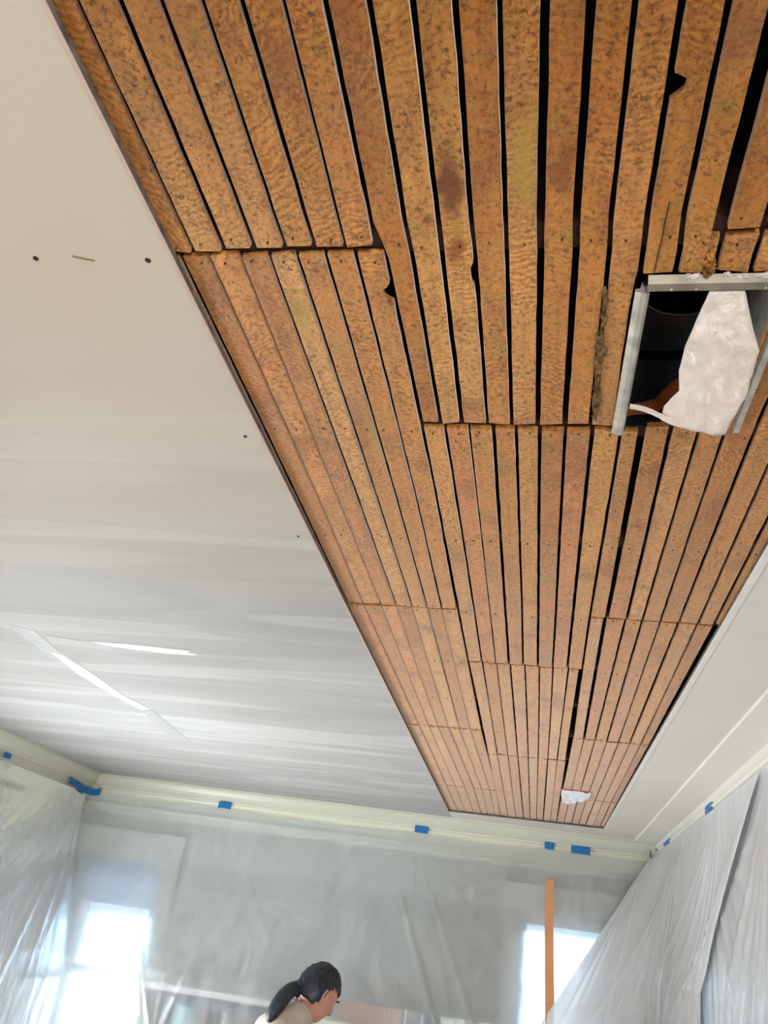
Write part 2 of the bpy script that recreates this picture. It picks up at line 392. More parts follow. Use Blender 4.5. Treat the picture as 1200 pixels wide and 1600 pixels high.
for (db, zb), (dr, zr) in zip(PB, PR):
    xl = LW + db; xr = RW - dr
    pl = (xl, back_line(db, xl), CZ-zb)
    pr = (RW-.02, back_line(db, RW-.02), CZ-zb)
    lines_l.append([(xl, REAR, CZ-zb), pl]); lines_b.append([pl, pr])
    lines_r.append([(xr, wy(xr)-.03, CZ-zr), (xr, REAR, CZ-zr)])
sweep('trim_left', lines_l, M_TRIM); sweep('trim_back', lines_b, M_TRIM); sweep('trim_right', lines_r, M_CEIL2)

# ---------------------------------------------------------------- laths
ZL = CZ + TH + 0.0008; HL = ZL - EYE.z           # plane of the lath faces
LT = 0.010
def lerp(a, b, t): return a + (b-a)*t
def smooth_rand(n):
    a = [random.gauss(0, 1) for _ in range(n)]
    return [(a[max(0, i-1)] + a[i]*2 + a[min(n-1, i+1)])/4 for i in range(n)]
def piece(st, t):
    """value of a station list [(y, v), ...] at y = t"""
    if t <= st[0][0]: return st[0][1]
    for (a, u), (b, w) in zip(st, st[1:]):
        if t <= b: return lerp(u, w, (t-a)/(b-a))
    return st[-1][1]
def lath(fa, fb, ya, yb, wob=0.0009, notch=None):
    """one lath between the edge functions fa (left) and fb (right) from ya to yb (metres)"""
    n = max(4, int(abs(yb-ya)/(0.006 if notch else 0.03))); cy = (ya+yb)/2; cx = (fa(cy)+fb(cy))/2
    bm = bmesh.new(); sd = random.uniform(0, 90); L = [1.2*mn.noise(Vector((sd, lerp(ya, yb, i/n)*22, 0))) for i in range(n+1)]; Rr = [1.2*mn.noise(Vector((sd, lerp(ya, yb, i/n)*22, 7))) for i in range(n+1)]; bow = random.uniform(-.0012, .0012)
    dz = random.uniform(0, .0025); tilt = random.uniform(-.0012, .0012)
    sa, sb = random.uniform(-.002, .002), random.uniform(-.002, .002)
    rows = []
    for i in range(n+1):
        t = i/n; y = lerp(ya, yb, t)
        xa = fa(y) + L[i]*wob + bow*math.sin(math.pi*t); xb = fb(y) + Rr[i]*wob + bow*math.sin(math.pi*t)
        for (side, yc, r, dep) in (notch or ()):
            k = 1 - ((y-yc)/r)**2
            if k > 0:
                if side == 0: xa += dep*math.sqrt(k)
                else: xb -= dep*math.sqrt(k)
        ys0 = y + (sa if i == 0 else sb if i == n else 0); ys1 = y - (sa if i == 0 else sb if i == n else 0)
        e = .0010
        rows.append([bm.verts.new(p) for p in ((xa-cx, ys0-cy, dz+e+tilt), (xa+e-cx, ys0-cy, dz+tilt), (xb-e-cx, ys1-cy, dz-tilt), (xb-cx, ys1-cy, dz+e-tilt), (xb-cx, ys1-cy, dz+LT), (xa-cx, ys0-cy, dz+LT))])
    for a, b in zip(rows, rows[1:]):
        for k in range(6): bm.faces.new([a[k], a[(k+1) % 6], b[(k+1) % 6], b[k]])
    bm.faces.new(rows[0]); bm.faces.new(rows[-1])
    bmesh.ops.recalc_face_normals(bm, faces=bm.faces[:])
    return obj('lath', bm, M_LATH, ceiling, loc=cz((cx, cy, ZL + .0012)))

JG = 0.0022       # half of the gap at an end joint
def block(stations, ya, yb, g=0.0065, cuts=None, gaps=None, notches=None):
    """stations: [(y, [gap centres])] per unit of height above the eye; laths fill the gaps' intervals"""
    m = len(stations[0][1])
    gg = [(gaps or {}).get(i, g*random.uniform(.78, 1.22)) for i in range(m)]
    for i in range(m-1):
        sa = [(y*HL, v[i]*HL) for y, v in stations]; sb = [(y*HL, v[i+1]*HL) for y, v in stations]
        fa = lambda y, sa=sa, k=gg[i]/2: piece(sa, y) + k
        fb = lambda y, sb=sb, k=gg[i+1]/2: piece(sb, y) - k
        y0, y1 = ya*HL + JG + random.uniform(-.002, .002), yb*HL - JG + random.uniform(-.002, .002)
        segs = [(y0, y1)]
        if cuts and i in cuts:
            c0, c1 = cuts[i]; segs = [q for q in ((y0, min(c0, y1)), (c1, y1)) if q[1]-q[0] > .02]
        for s0, s1 in segs: lath(fa, fb, s0, s1, notch=(notches or {}).get(i))
random.seed(11)
A = [-.665, -.611, -.555, -.5, -.445, -.394, -.340, -.2875]
block([(0, A)], -.665, .908, .0075); block([(0, A)], -1.03, -.668, .0075)
B0 = [-.69, -.641, -.587, -.531, -.479, -.429, -.378, -.326, -.274]; B1 = [-.69, -.647, -.589, -.528, -.476, -.421, -.370, -.321, -.269]
Bm = [-.69, -.644, -.583, -.529, -.475, -.423, -.372, -.319, -.265]
block([(.92, B0), (1.745, Bm), (2.468, B1)], .920, 2.468, .0056, notches={7: [(1, .80, .014, .012)]}, gaps={1: .0075, 6: .0062, 7: .007})
L3 = [-.69, -.636, -.582, -.531, -.483, -.429, -.374, -.318, -.264]
block([(2.476, B1), (4.058, L3)], 2.476, 4.058, .0036)
L4 = [-.69, -.638, -.577, -.515, -.449, -.390, -.336, -.281, -.236]
block([(4.066, L3), (5.66, L4)], 4.066, 5.66, .0036); block([(5.66, L4)], 5.666, 6.83, .0036)
C0 = [-.2875, -.233, -.179, -.127, -.074, -.020, .033, .084, .137, .190, .241]
Ch = [-.274, -.230, -.179, -.125, -.073, -.019, .036, .088, .140, .195, .243]
C1 = [-.267, -.226, -.179, -.124, -.072, -.018, .039, .091, .146, .199, .245]
DN, DF = .770, 1.105                           # duct hole near / far edge in metres
block([(.86, C0), (.935, Ch), (1.405, C1)], -.15, 1.405, .0075, cuts={8: (DN, 9), 9: (DN, 9)},
      gaps={0: .0072, 1: .0085, 4: .0072, 5: .0085, 6: .0092, 9: .0075, 10: .0115}, notches={8: [(0, .518, .013, .014)], 7: [(1, .93, .16, .004)], 2: [(1, .77, .02, .004)]})
block([(0, C0)], -1.03, -.156, .0075)
E0 = [.250, .307, .361, .414, .468, .521, .575]
block([(0, E0)], -.665, .893, .0085); block([(0, E0)], -1.03, -.671, .0085)
D0 = [-.267, -.218, -.165, -.112, -.063, -.013, .041, .097, .156]; Dm = [-.265, -.213, -.160, -.108, -.053, .000, .056, .110, .163]; D1 = [-.263, -.211, -.157, -.106, -.052, .004, .060, .115, .170]
block([(1.422, D0), (2.47, Dm), (2.99, D1)], 1.422, 2.990, .0062, gaps={2: .0045, 3: .0082, 4: .0062, 5: .0068, 6: .0056, 7: .0075})
# right group, cut by the duct opening
block([(1.422, [.156, .195]), (2.462, [.163, .214])], 1.422, 2.462, .006, gaps={0: .005, 1: .009})
block([(1.42, [.200, .254, .309, .361]), (2.462, [.216, .277, .325, .380])], .905, 2.462, .0075, cuts={0: (DN, DF), 1: (DN, DF), 2: (DN, DF)}, gaps={0: .010})
block([(1.42, [.361, .417, .470, .524]), (2.462, [.380, .436, .493, .541])], .905, 2.462, .0078, gaps={3: .009})
block([(1.42, [.524, .575]), (2.462, [.541, .562])], .905, 2.462, .0078)
G0 = [.163, .211, .274, .325, .381, .435, .492, .541]; G1 = [.189, .242, .295, .351, .407, .459, .510, .549]
block([(2.47, G0), (4.045, G1)], 2.470, 4.045, .0064, gaps={1: .010, 2: .007, 3: .007, 0: .006})
R4 = [.200, .256, .314, .366, .419, .475, .529, .556]; R3 = [.193, .248, .303, .357, .412, .464, .515, .553]
DY0, DY1 = 4.225, 4.43
block([(4.05, G1), (5.64, R3)], 4.054, 5.64, .0042, cuts={i: (DY0, DY1) for i in range(0, 3)})
block([(5.64, R3), (6.8, R4)], 5.648, 6.83, .0042)
I0 = [-.262, -.209, -.153, -.101, -.045, .010, .062, .120, .163]; I1 = [-.250, -.198, -.139, -.084, -.027, .027, .080, .130, .178]
block([(3.0, I0), (4.55, I1)], 2.997, 4.553, .005, gaps={8: .009})
M4 = [-.236, -.176, -.115, -.055, -.005, .045, .096, .150, .200]
block([(4.56, I1), (6.8, M4)], 4.562, 6.83, .0042)

# joists above the laths
for y in (-.52, -.11, .297, .705, 1.115, 1.52, 1.925, 2.33, 2.735, 3.15, 3.555, 3.96, 4.37, 4.78, 5.14):
    s = HL/0.775
    bx('joist', (-.75, y*s-.020, TH+.0155), (.68, y*s+.020, TH+.10), M_JOIST, ceiling)
# dark void over the opening
bm = bmesh.new(); box(bm, (-.8, -1.1, TH+.01), (.72, 5.55, TH+.42))
for f in [f for f in bm.faces if f.calc_center_median().z < TH+.02]: bm.faces.remove(f)
obj('ceiling_void', bm, M_VOID, ceiling)
# nail heads: one small dome per lath and joist line
bm = bmesh.new()
random.seed(5)
laths = [o for o in ceiling.children if o.name.split('.')[0] == 'lath']
for o in laths:
    xs = [v.co.x for v in o.data.vertices]; ys = [v.co.y for v in o.data.vertices]
    ya, yb = o.location.y + min(ys), o.location.y + max(ys)
    for k in range(-2, 13):
        jy = (.705 + .4075*k)*HL/.775
        for e in ((ya+.012), (yb-.012)):
            if abs(e-jy) < .03: jj = e; break
        else: jj = jy
        if ya+.006 < jj < yb-.006:
            x = o.location.x + random.uniform(-.008, .008) + (0)
            t = (jj-ya)/(yb-ya)
            xa = [v.co.x for v in o.data.vertices if v.co.y < min(ys)+.01]; xb = [v.co.x for v in o.data.vertices if v.co.y > max(ys)-.01]
            x = o.location.x + lerp(sum(xa)/len(xa), sum(xb)/len(xb), t) + random.uniform(-.007, .007)
            z = o.location.z + .0004
            r = .0016
            bmesh.ops.create_cone(bm, cap_ends=True, segments=8, radius1=r*.8, radius2=r, depth=.0030, matrix=Matrix.Translation((x, jj+random.uniform(-.004, .004), z)))
nh = obj('nail_heads', bm, M_NAIL, ceiling); nh['kind'] = 'stuff'

# a split running up one lath by the duct
bm = bmesh.new(); cr = [(.1300, .660), (.1288, .690), (.1292, .715), (.1278, .742), (.1272, .768)]
for (xa, ya), (xb, yb) in zip(cr, cr[1:]):
    w = .0004
    lo = [bm.verts.new((x, y, ZL-CZ+.0006)) for x, y in ((xa-w, ya), (xa+w, ya), (xb+w, yb), (xb-w, yb))]; hi = [bm.verts.new((v.co.x, v.co.y, v.co.z+.004)) for v in lo]
    bm.faces.new(lo); bm.faces.new(hi[::-1])
    for i in range(4): j = (i+1) % 4; bm.faces.new([lo[i], hi[i], hi[j], lo[j]])
obj('crack', bm, M_HOLE, ceiling)
# white taped bead along the right edge and a thin one along the left and far edges
def strip(name, pts, mat, z0, th, parent=ceiling):
    bm = bmesh.new(); a = [bm.verts.new((x, y, z0-CZ-th)) for x, y in pts]; b = [bm.verts.new((x, y, z0-CZ)) for x, y in pts]
    bm.faces.new(a); bm.faces.new(b[::-1])
    for i in range(len(a)): j = (i+1) % len(a); bm.faces.new([a[i], b[i], b[j], a[j]])
    bmesh.ops.recalc_face_normals(bm, faces=bm.faces[:])
    return obj(name, bm, mat, parent)
random.seed(3)
def wavy(x, y0, y1, n, a): return [(x + random.uniform(-a, a), lerp(y0, y1, i/n)) for i in range(n+1)]
pts = wavy(HX1+.001, HY0, HY1+.0, 50, .0012) + wavy(HX1+.017, HY0, HY1+.012, 40, .0012)[::-1]
strip('edge_bead', pts, M_BEAD, CZ, .002)
o = strip('edge_bead', wavy(HX0-.006, HY0, HY1, 50, .0008) + wavy(HX0-.0005, HY0, HY1, 50, .0008)[::-1], plain('pinkish torn paper edge', (206, 178, 164), .8), CZ, .001)
# joint compound over the board seams
strip('joint_compound', [(-1.663, 2.37), (-1.556, 2.399), (-1.363, 2.392), (-1.25, 2.402), (-1.136, 2.413), (-1.16, 2.436), (-1.118, 2.448), (-1.145, 2.466), (-1.25, 2.470), (-1.356, 2.486), (-1.547, 2.474), (-1.688, 2.457)], M_MUD2, CZ, .0012)
strip('joint_compound', [(-1.50, 2.402), (-1.363, 2.398), (-1.25, 2.408), (-1.14, 2.417), (-1.165, 2.438), (-1.125, 2.446), (-1.155, 2.462), (-1.25, 2.464), (-1.38, 2.448), (-1.46, 2.43)], M_MUD, CZ-.0012, .0010)
strip('joint_compound', [(-1.758, 2.285), (-1.68, 2.327), (-1.705, 2.53), (-1.70, 2.822), (-1.712, 3.085), (-1.67, 3.296), (-1.735, 3.337), (-1.775, 3.1), (-1.79, 2.725), (-1.775, 2.506)], M_MUD2, CZ, .0010)
strip('joint_compound', [(-1.745, 2.55), (-1.715, 2.60), (-1.704, 2.822), (-1.716, 3.085), (-1.68, 3.29), (-1.733, 3.325), (-1.765, 3.1), (-1.775, 2.80)], M_MUD, CZ-.0010, .0010)
strip('joint_compound', [(-1.67, 3.30), (-1.700, 3.6), (-1.724, 3.932), (-1.808, 3.966), (-1.79, 3.6), (-1.735, 3.34)], plain('sanded grey compound', (176, 174, 170), .6), CZ, .0010)
for (x, y, r) in ((-.711, .706, .0042), (-.544, .715, .0045), (-.538, 1.137, .0035), (-.538, 1.531, .003)):
    bm = bmesh.new()
    bmesh.ops.create_cone(bm, cap_ends=True, segments=14, radius1=r*.75, radius2=r, depth=.0014, matrix=Matrix.Translation((x, y, -.0007)))
    obj('drywall_screw', bm, M_HOLE, ceiling)
strip('paper_scuff', [(-.652, .702), (-.622, .712), (-.624, .714), (-.653, .705)], plain('torn brown paper', (150, 120, 90), .9), CZ, .0008)

# ---------------------------------------------------------------- duct boot, near
def poly_grid(outline, n=26):
    """fine triangulated surface of an outline: triangle fan subdivided"""
    bm = bmesh.new(); vs = [bm.verts.new(p) for p in outline]; bm.faces.new(vs)
    bmesh.ops.triangulate(bm, faces=bm.faces[:])
    for _ in range(n): 
        e = [e for e in bm.edges if e.calc_length() > .009]
        if not e: break
        bmesh.ops.subdivide_edges(bm, edges=e, cuts=1)
        bmesh.ops.triangulate(bm, faces=[f for f in bm.faces if len(f.verts) > 3])
    return bm
from mathutils import noise as mn
X0, X1 = .117, .293                  # boot walls
zl = CZ + .022
boot = empty('duct_boot', (0.2, .94, zl))
def bp(v): return (v[0]-.2, v[1]-.94, v[2]-zl)
def bb(name, a, b, mat, bevel=0.0): return bx(name, bp(a), bp(b), mat, boot, bevel=bevel)
# left flange: a folded L with a returned lip
bm = bmesh.new()
prof = [(-.010, -.004), (-.010, .000), (-.004, .001), (-.001, .012), (.004, .013), (.006, .009), (.008, .020), (.0092, .020), (.0078, -.006), (.004, -.009), (-.003, -.007)]
ra = [bm.verts.new(bp((X0+p, .792, CZ+.012+q-.004))) for p, q in prof]; rb = [bm.verts.new(bp((X0-.001+p, 1.112, CZ+.012+q-.004))) for p, q in prof]
for i in range(len(prof)): j = (i+1) % len(prof); bm.faces.new([ra[i], ra[j], rb[j], rb[i]])
bm.faces.new(ra); bm.faces.new(rb[::-1]); bmesh.ops.recalc_face_normals(bm, faces=bm.faces[:])
obj('side_flange', bm, M_GALV, boot)
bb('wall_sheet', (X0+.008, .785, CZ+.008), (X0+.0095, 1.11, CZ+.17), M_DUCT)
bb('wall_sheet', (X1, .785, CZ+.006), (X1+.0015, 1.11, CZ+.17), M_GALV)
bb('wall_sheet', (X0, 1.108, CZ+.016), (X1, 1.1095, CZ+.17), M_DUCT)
# near flange: drooping ledge with a folded rim
bm = bmesh.new(); prof = [(.772, .012), (.778, .002), (.786, -.002), (.790, .001), (.792, .012), (.7905, .030), (.789, .030), (.7895, .008), (.782, .004), (.776, .015)]
ra = [bm.verts.new(bp((X0+.004, y, CZ+z))) for y, z in prof]; rb = [bm.verts.new(bp((X1+.004, y, CZ+z))) for y, z in prof]
for i in range(len(prof)): j = (i+1) % len(prof); bm.faces.new([ra[i], ra[j], rb[j], rb[i]])
bm.faces.new(ra); bm.faces.new(rb[::-1]); bmesh.ops.recalc_face_normals(bm, faces=bm.faces[:])
obj('end_flange', bm, plain('dusty grey sheet metal', (150, 140, 122), .5, .4, var=.15, scale=30), boot)
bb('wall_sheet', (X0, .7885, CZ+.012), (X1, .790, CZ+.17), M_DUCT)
bb('side_flange', (X1-.003, .79, CZ+.000), (X1+.006, 1.10, CZ+.012), M_GALV, .001)
for x in (.150, .180, .262): 
    bm = bmesh.new(); bmesh.ops.create_cone(bm, cap_ends=True, segments=10, radius1=.0014, radius2=.002, depth=.002, matrix=Matrix.Translation(bp((x, .784, CZ-.0025)))); obj('rivet', bm, M_GALV, boot)
# top plate with the round throat above it
bm = bmesh.new(); N = 36; cx, cy, rr = .205, .93, .076; zt = CZ+.165
ring = [bm.verts.new(bp((cx+rr*math.cos(a), cy+rr*math.sin(a), zt))) for a in [2*math.pi*i/N for i in range(N)]]
ring2 = [bm.verts.new(bp((cx+rr*math.cos(a)*.98, cy+rr*math.sin(a)*.98, zt+.14))) for a in [2*math.pi*i/N for i in range(N)]]
outer = []
for i in range(N):
    a = 2*math.pi*i/N; c, s = math.cos(a), math.sin(a); k = min(.095/abs(c) if abs(c) > 1e-6 else 9, .165/abs(s) if abs(s) > 1e-6 else 9)
    outer.append(bm.verts.new(bp((cx+k*c, cy+k*s, zt))))
for i in range(N):
    j = (i+1) % N; bm.faces.new([ring[i], ring[j], outer[j], outer[i]]); bm.faces.new([ring[i], ring2[i], ring2[j], ring[j]])
bm.faces.new(ring2)
obj('top_plate', bm, M_DUCT, boot)
bm = bmesh.new()
for k in range(N):
    a = 2*math.pi*k/N
    for t in range(8):
        b_ = 2*math.pi*t/8; r2 = rr + .004*math.cos(b_)
        bm.verts.new(bp((cx+r2*math.cos(a), cy+r2*math.sin(a), zt-.002+.004*math.sin(b_))))
bm.verts.ensure_lookup_table()
for k in range(N):
    for t in range(8): bm.faces.new([bm.verts[k*8+t], bm.verts[((k+1) % N)*8+t], bm.verts[((k+1) % N)*8+(t+1) % 8], bm.verts[k*8+(t+1) % 8]])
obj('collar', bm, M_DUCT, boot, True)
tag(boot, 'open sheet metal duct boot among the near laths, half covered by white plastic', 'duct')
# copper-coloured patch inside, at the far wall of the boot
bm = poly_grid([(.128, 1.100, CZ+.030), (.166, 1.098, CZ+.034), (.200, 1.095, CZ+.05), (.235, 1.09, CZ+.07), (.23, 1.09, CZ+.115), (.20, 1.1, CZ+.10), (.175, 1.1, CZ+.066), (.145, 1.102, CZ+.058), (.126, 1.104, CZ+.045)], 8)
for v in bm.verts: v.co = Vector(bp(v.co)) + Vector((0, mn.noise(v.co*60)*.004, 0))
obj('copper_patch', bm, M_COPPER, boot, True)

# plastic cover peeled off the boot: outline with depth, crumpled, own thickness
def crumpled(name, outline, mat, amp, freq, thick, pin=None, seed=0, parent=None, org=(0, 0, 0), step=14):
    bm = poly_grid(outline, step)
    org = Vector(org)
    for v in bm.verts:
        k = 1.0
        if pin: k = min(1.0, max(0.05, pin(v.co)))
        q = v.co*freq + Vector((seed, 0, 0))
        d = mn.voronoi(q)[0]; r = min(.45, d[1]-d[0]) + .5*mn.noise(q*.5)
        v.co += Vector((0, .2*r, -r))*amp*k
    for v in bm.verts: v.co -= org
    bmesh.ops.recalc_face_normals(bm, faces=bm.faces[:])
    o = obj(name, bm, mat, parent, True); o.location = org
    md = o.modifiers.new('thickness', 'SOLIDIFY'); md.thickness = thick; md.offset = 0
    return o
FL = [(.197, .789, 2.625), (.239, .789, 2.625), (.254, .823, 2.59), (.263, .84, 2.57), (.2545, .89, 2.535), (.241, .953, 2.52), (.229, .955, 2.52), (.189, .954, 2.53), (.158, .955, 2.545), (.160, .935, 2.555), (.177, .912, 2.565), (.173, .886, 2.58), (.177, .83, 2.59), (.183, .821, 2.60)]
cov = tag(crumpled('plastic_cover', FL, M_BAG, .009, 34, .0008, lambda c: (c.y-.785)/.04, 3.3, org=(.21, .79, 2.625)),
    'crumpled white plastic cover hanging open from the near duct opening', 'cover')
bm = bmesh.new(); rows = []
for i in range(13):
    t = i/12; p = Vector((lerp(.116, .232, t), lerp(.950, .955, t), lerp(2.562, 2.520, t) + .003*math.sin(t*9)))
    rows.append([bm.verts.new(p + Vector(q) - Vector((.21, .79, 2.625))) for q in ((0, -.006, -.001), (0, .004, -.001), (0, .004, .0008), (0, -.006, .0008))])
for a, b in zip(rows, rows[1:]):
    for k in range(4): bm.faces.new([a[k], a[(k+1) % 4], b[(k+1) % 4], b[k]])
bm.faces.new(rows[0]); bm.faces.new(rows[-1][::-1]); bmesh.ops.recalc_face_normals(bm, faces=bm.faces[:])
obj('hem', bm, M_BAG, cov)

# second duct opening near the far wall
b2 = empty('duct_boot', (.22, 4.33, zl))
def b2p(v): return (v[0]-.22, v[1]-4.33, v[2]-zl)
x0, x1 = .150, .287
for a, b in (((x0, DY0, CZ+.018), (x0+.002, DY1, CZ+.12)), ((x1-.002, DY0, CZ+.018), (x1, DY1, CZ+.12)), ((x0, DY1-.002, CZ+.018), (x1, DY1, CZ+.12)), ((x0, DY0, CZ+.018), (x1, DY0+.002, CZ+.12)), ((x0, DY0, CZ+.12), (x1, DY1, CZ+.122))):
    bx('wall_sheet', b2p(a), b2p(b), M_GALV, b2)
bx('end_flange', b2p((x0-.004, DY0-.012, CZ+.010)), b2p((x1+.004, DY0+.004, CZ+.016)), M_COPPER, b2)
tag(b2, 'small duct opening in the laths beside the far wall', 'duct')
tag(crumpled('plastic_cover', [(.147, 4.225, 2.640), (.215, 4.222, 2.638), (.290, 4.22, 2.640), (.292, 4.31, 2.632), (.288, 4.36, 2.628), (.235, 4.37, 2.612), (.19, 4.42, 2.60), (.160, 4.38, 2.605), (.147, 4.30, 2.628)], plain('white plastic film', (240, 240, 244), .3, var=.03), .014, 22, .0008, None, 9.1, org=(.22, 4.3, 2.63), step=10),
    'small white plastic cover over the far duct opening', 'cover')

# debris lodged between two laths beside the boot
def lump(name, pts, r, mat, seed, sub=2):
    bm = bmesh.new()
    for i, (x, y, rx, ry) in enumerate(pts):
        res = bmesh.ops.create_icosphere(bm, subdivisions=sub, radius=1)
        for v in res['verts']:
            n = v.co.copy(); k = 1 + .7*mn.noise(n*1.9 + Vector((seed+i*3.1, 0, 0))) + .35*mn.noise(n*5 + Vector((seed, i, 0)))
            v.co = Vector((x + n.x*rx*k, y + n.y*ry*k, TH + .0005 + n.z*r*k))
    return obj(name, bm, mat, ceiling)
random.seed(21)
pts = []
for i in range(34):
    t = i/33; y = lerp(.80, 1.075, t)
    x = lerp(.0700, .0755, t) + random.uniform(-.0022, .0022); w = .0042 + .0034*math.exp(-((t-.42)/.12)**2) + .004*math.exp(-((t-.82)/.10)**2)
    pts.append((x, y, w*random.uniform(.5, 1.1), random.uniform(.005, .010)))
lump('plaster_debris', pts, .0055, M_DEBRIS, 2.0, 2)
lump('fibre_wad', [(.191, .752, .0065, .008), (.1935, .764, .006, .007), (.189, .740, .004, .006)], .006, M_WAD, 5.0, 3)
lump('torn_plaster', [(.177, .7755, .010, .0045), (.215, .775, .006, .005), (.234, .776, .016, .003), (.155, .777, .012, .0025), (.262, .775, .014, .0035), (.283, .772, .005, .005)], .004, M_PLASTER, 8.0, 3)
lump('fibre_wad', [(.345, 1.02, .006, .02), (.339, 1.05, .004, .015)], .005, M_DEBRIS, 6.0, 3)

# ---------------------------------------------------------------- windows of the back wall
def window(name, ua, ub, shade):
    o = empty(name, (0, 0, 0)); struct(o)
    def wb(n, u0, u1, t0, t1, z0, z1, mat, par=o, bevel=0.0): return bwbox(n, u0, u1, t0, t1, z0, z1, mat, par, bevel)
    c = .10; hd = .155; TR = M_CASING
    wb('casing', ua-c, ua, 0, .02, WB-.02, WT, TR, bevel=.003); wb('casing', ub, ub+c, 0, .02, WB-.02, WT, TR, bevel=.003)
    wb('casing', ua-c-.01, ub+c+.01, 0, .026, WT, WT+hd, TR, bevel=.004)
    wb('window_sill', ua-c-.02, ub+c+.02, 0, .06, WB-.05, WB-.02, TR, bevel=.004)
    wb('window_frame', ua, ua+.02, -.15, -.0, WB, WT, M_WHITEWOOD); wb('window_frame', ub-.02, ub, -.15, 0, WB, WT, M_WHITEWOOD)
    wb('window_frame', ua+.02, ub-.02, -.15, 0, WT-.02, WT, M_WHITEWOOD); wb('window_frame', ua+.02, ub-.02, -.15, 0, WB, WB+.02, M_WHITEWOOD)
    mid = 1.455
    for zz0, zz1, t in ((WB+.02, mid+.03, -.08), (mid-.03, WT-.02, -.12)):
        s = wb('sash', ua+.02, ua+.055, t-.03, t, zz0, zz1, M_WHITEWOOD)
        for a in ((ub-.055, ub-.02, zz0, zz1), (ua+.055, ub-.055, zz0, zz0+.05), (ua+.055, ub-.055, zz1-.05, zz1)):
            wb('rail', a[0], a[1], t-.03, t, a[2], a[3], M_WHITEWOOD, s)
        wb('pane', ua+.055, ub-.055, t-.018, t-.014, zz0+.05, zz1-.05, M_GLASS, s)
    if shade:
        sh = wb('roller_shade', ua+.022, ub-.022, -.055, -.053, 1.855, WT-.03, M_SHADE)
        wb('hem_bar', ua+.022, ub-.022, -.060, -.048, 1.845, 1.858, M_WHITEWOOD, sh)
    return o
window('window_1', U1a, U1b, True); window('window_2', U2a, U2b, False)

# ---------------------------------------------------------------- furniture under the back sheet
ub_ = back_frame
c1 = empty('bookcase', (-1.9, 5.35, 0))
inv = c1.matrix_basis.inverted() if False else Matrix.Translation((1.9, -5.35, 0))
def fb(n, par, x0, x1, t0, t1, z0, z1, mat, org, bevel=0.0):
    return bx(n, (ub_(x0), -t1, z0), (ub_(x1), -t0, z1), mat, par, Matrix.Translation(-Vector(org)) @ M_BACK, bevel)
o1 = (-1.9, 5.35, 0)
for a in ((-2.24, -2.215), (-1.865, -1.84), (-1.355, -1.33)): fb('side_panel', c1, a[0], a[1], .01, .27, 0, 1.44, M_BROWN, o1)
fb('top_board', c1, -2.26, -1.31, .01, .29, 1.44, 1.475, plain('pale grey laminate', (190, 186, 180), .5), o1, .004)
fb('back_panel', c1, -2.24, -1.33, .005, .015, 0, 1.44, M_BROWN, o1)
for z in (.05, .45, .85, 1.18): fb('shelf', c1, -2.215, -1.355, .015, .26, z, z+.02, M_BROWN, o1)
tag(c1, 'brown wooden bookcase with pale top behind the plastic, beside the bright window', 'bookcase')
def roll(name, x0, x1, z, r, mat, t=.26):
    bm = bmesh.new(); n = 26; rings = []
    for i in range(n+1):
        u = lerp(ub_(x0), ub_(x1), i/n); rr_ = r*(1 + .3*mn.noise(Vector((i*.5, r*90, 0))))*(math.sin(math.pi*min(1, max(0, (i+.6)/(n+1.2))))**.35)
        rings.append([bm.verts.new(M_BACK @ Vector((u, -t - rr_*math.cos(a), z + rr_*.9*math.sin(a) + .008*mn.noise(Vector((i*.33, 3, 0)))))) for a in [2*math.pi*k/12 for k in range(12)]])
    for a, b in zip(rings, rings[1:]):
        for k in range(12): bm.faces.new([a[k], a[(k+1) % 12], b[(k+1) % 12], b[k]])
    bm.faces.new(rings[0]); bm.faces.new(rings[-1]); bmesh.ops.recalc_face_normals(bm, faces=bm.faces[:])
    return obj(name, bm, mat, None, True)
tag(roll('rolled_cloth', -2.13, -1.42, 1.4, .022, M_NAVY, .305), 'dark blue rolled cloth hung along the front of the brown bookcase', 'cloth')
t = empty('enamel_tin', M_BACK @ Vector((ub_(-2.0), -.14, 1.2)))
bm = bmesh.new(); bmesh.ops.create_cone(bm, cap_ends=True, segments=24, radius1=.07, radius2=.07, depth=.15, matrix=Matrix.Translation((0, 0, .075))); obj('body', bm, M_TEAL, t)
bm = bmesh.new(); bmesh.ops.create_cone(bm, cap_ends=True, segments=24, radius1=.074, radius2=.072, depth=.02, matrix=Matrix.Translation((0, 0, .16))); obj('lid', bm, M_TEAL, t)
tag(t, 'pale teal tin standing on the top shelf of the brown bookcase', 'tin')
pf = empty('picture_frame', M_BACK @ Vector((ub_(-1.6), -.2, 1.2)))
for a in ((-.16, -.145, 0, .2), (.145, .16, 0, .2), (-.145, .145, .185, .2), (-.145, .145, 0, .015)):
    bx('frame_rail', (a[0], -.008, a[2]), (a[1], .008, a[3]), M_WHITEWOOD, pf)
bx('picture', (-.145, .0, .015), (.145, .006, .185), M_BROWN, pf)
tag(pf, 'white framed brown picture leaning on the bookcase shelf beside the person', 'picture')

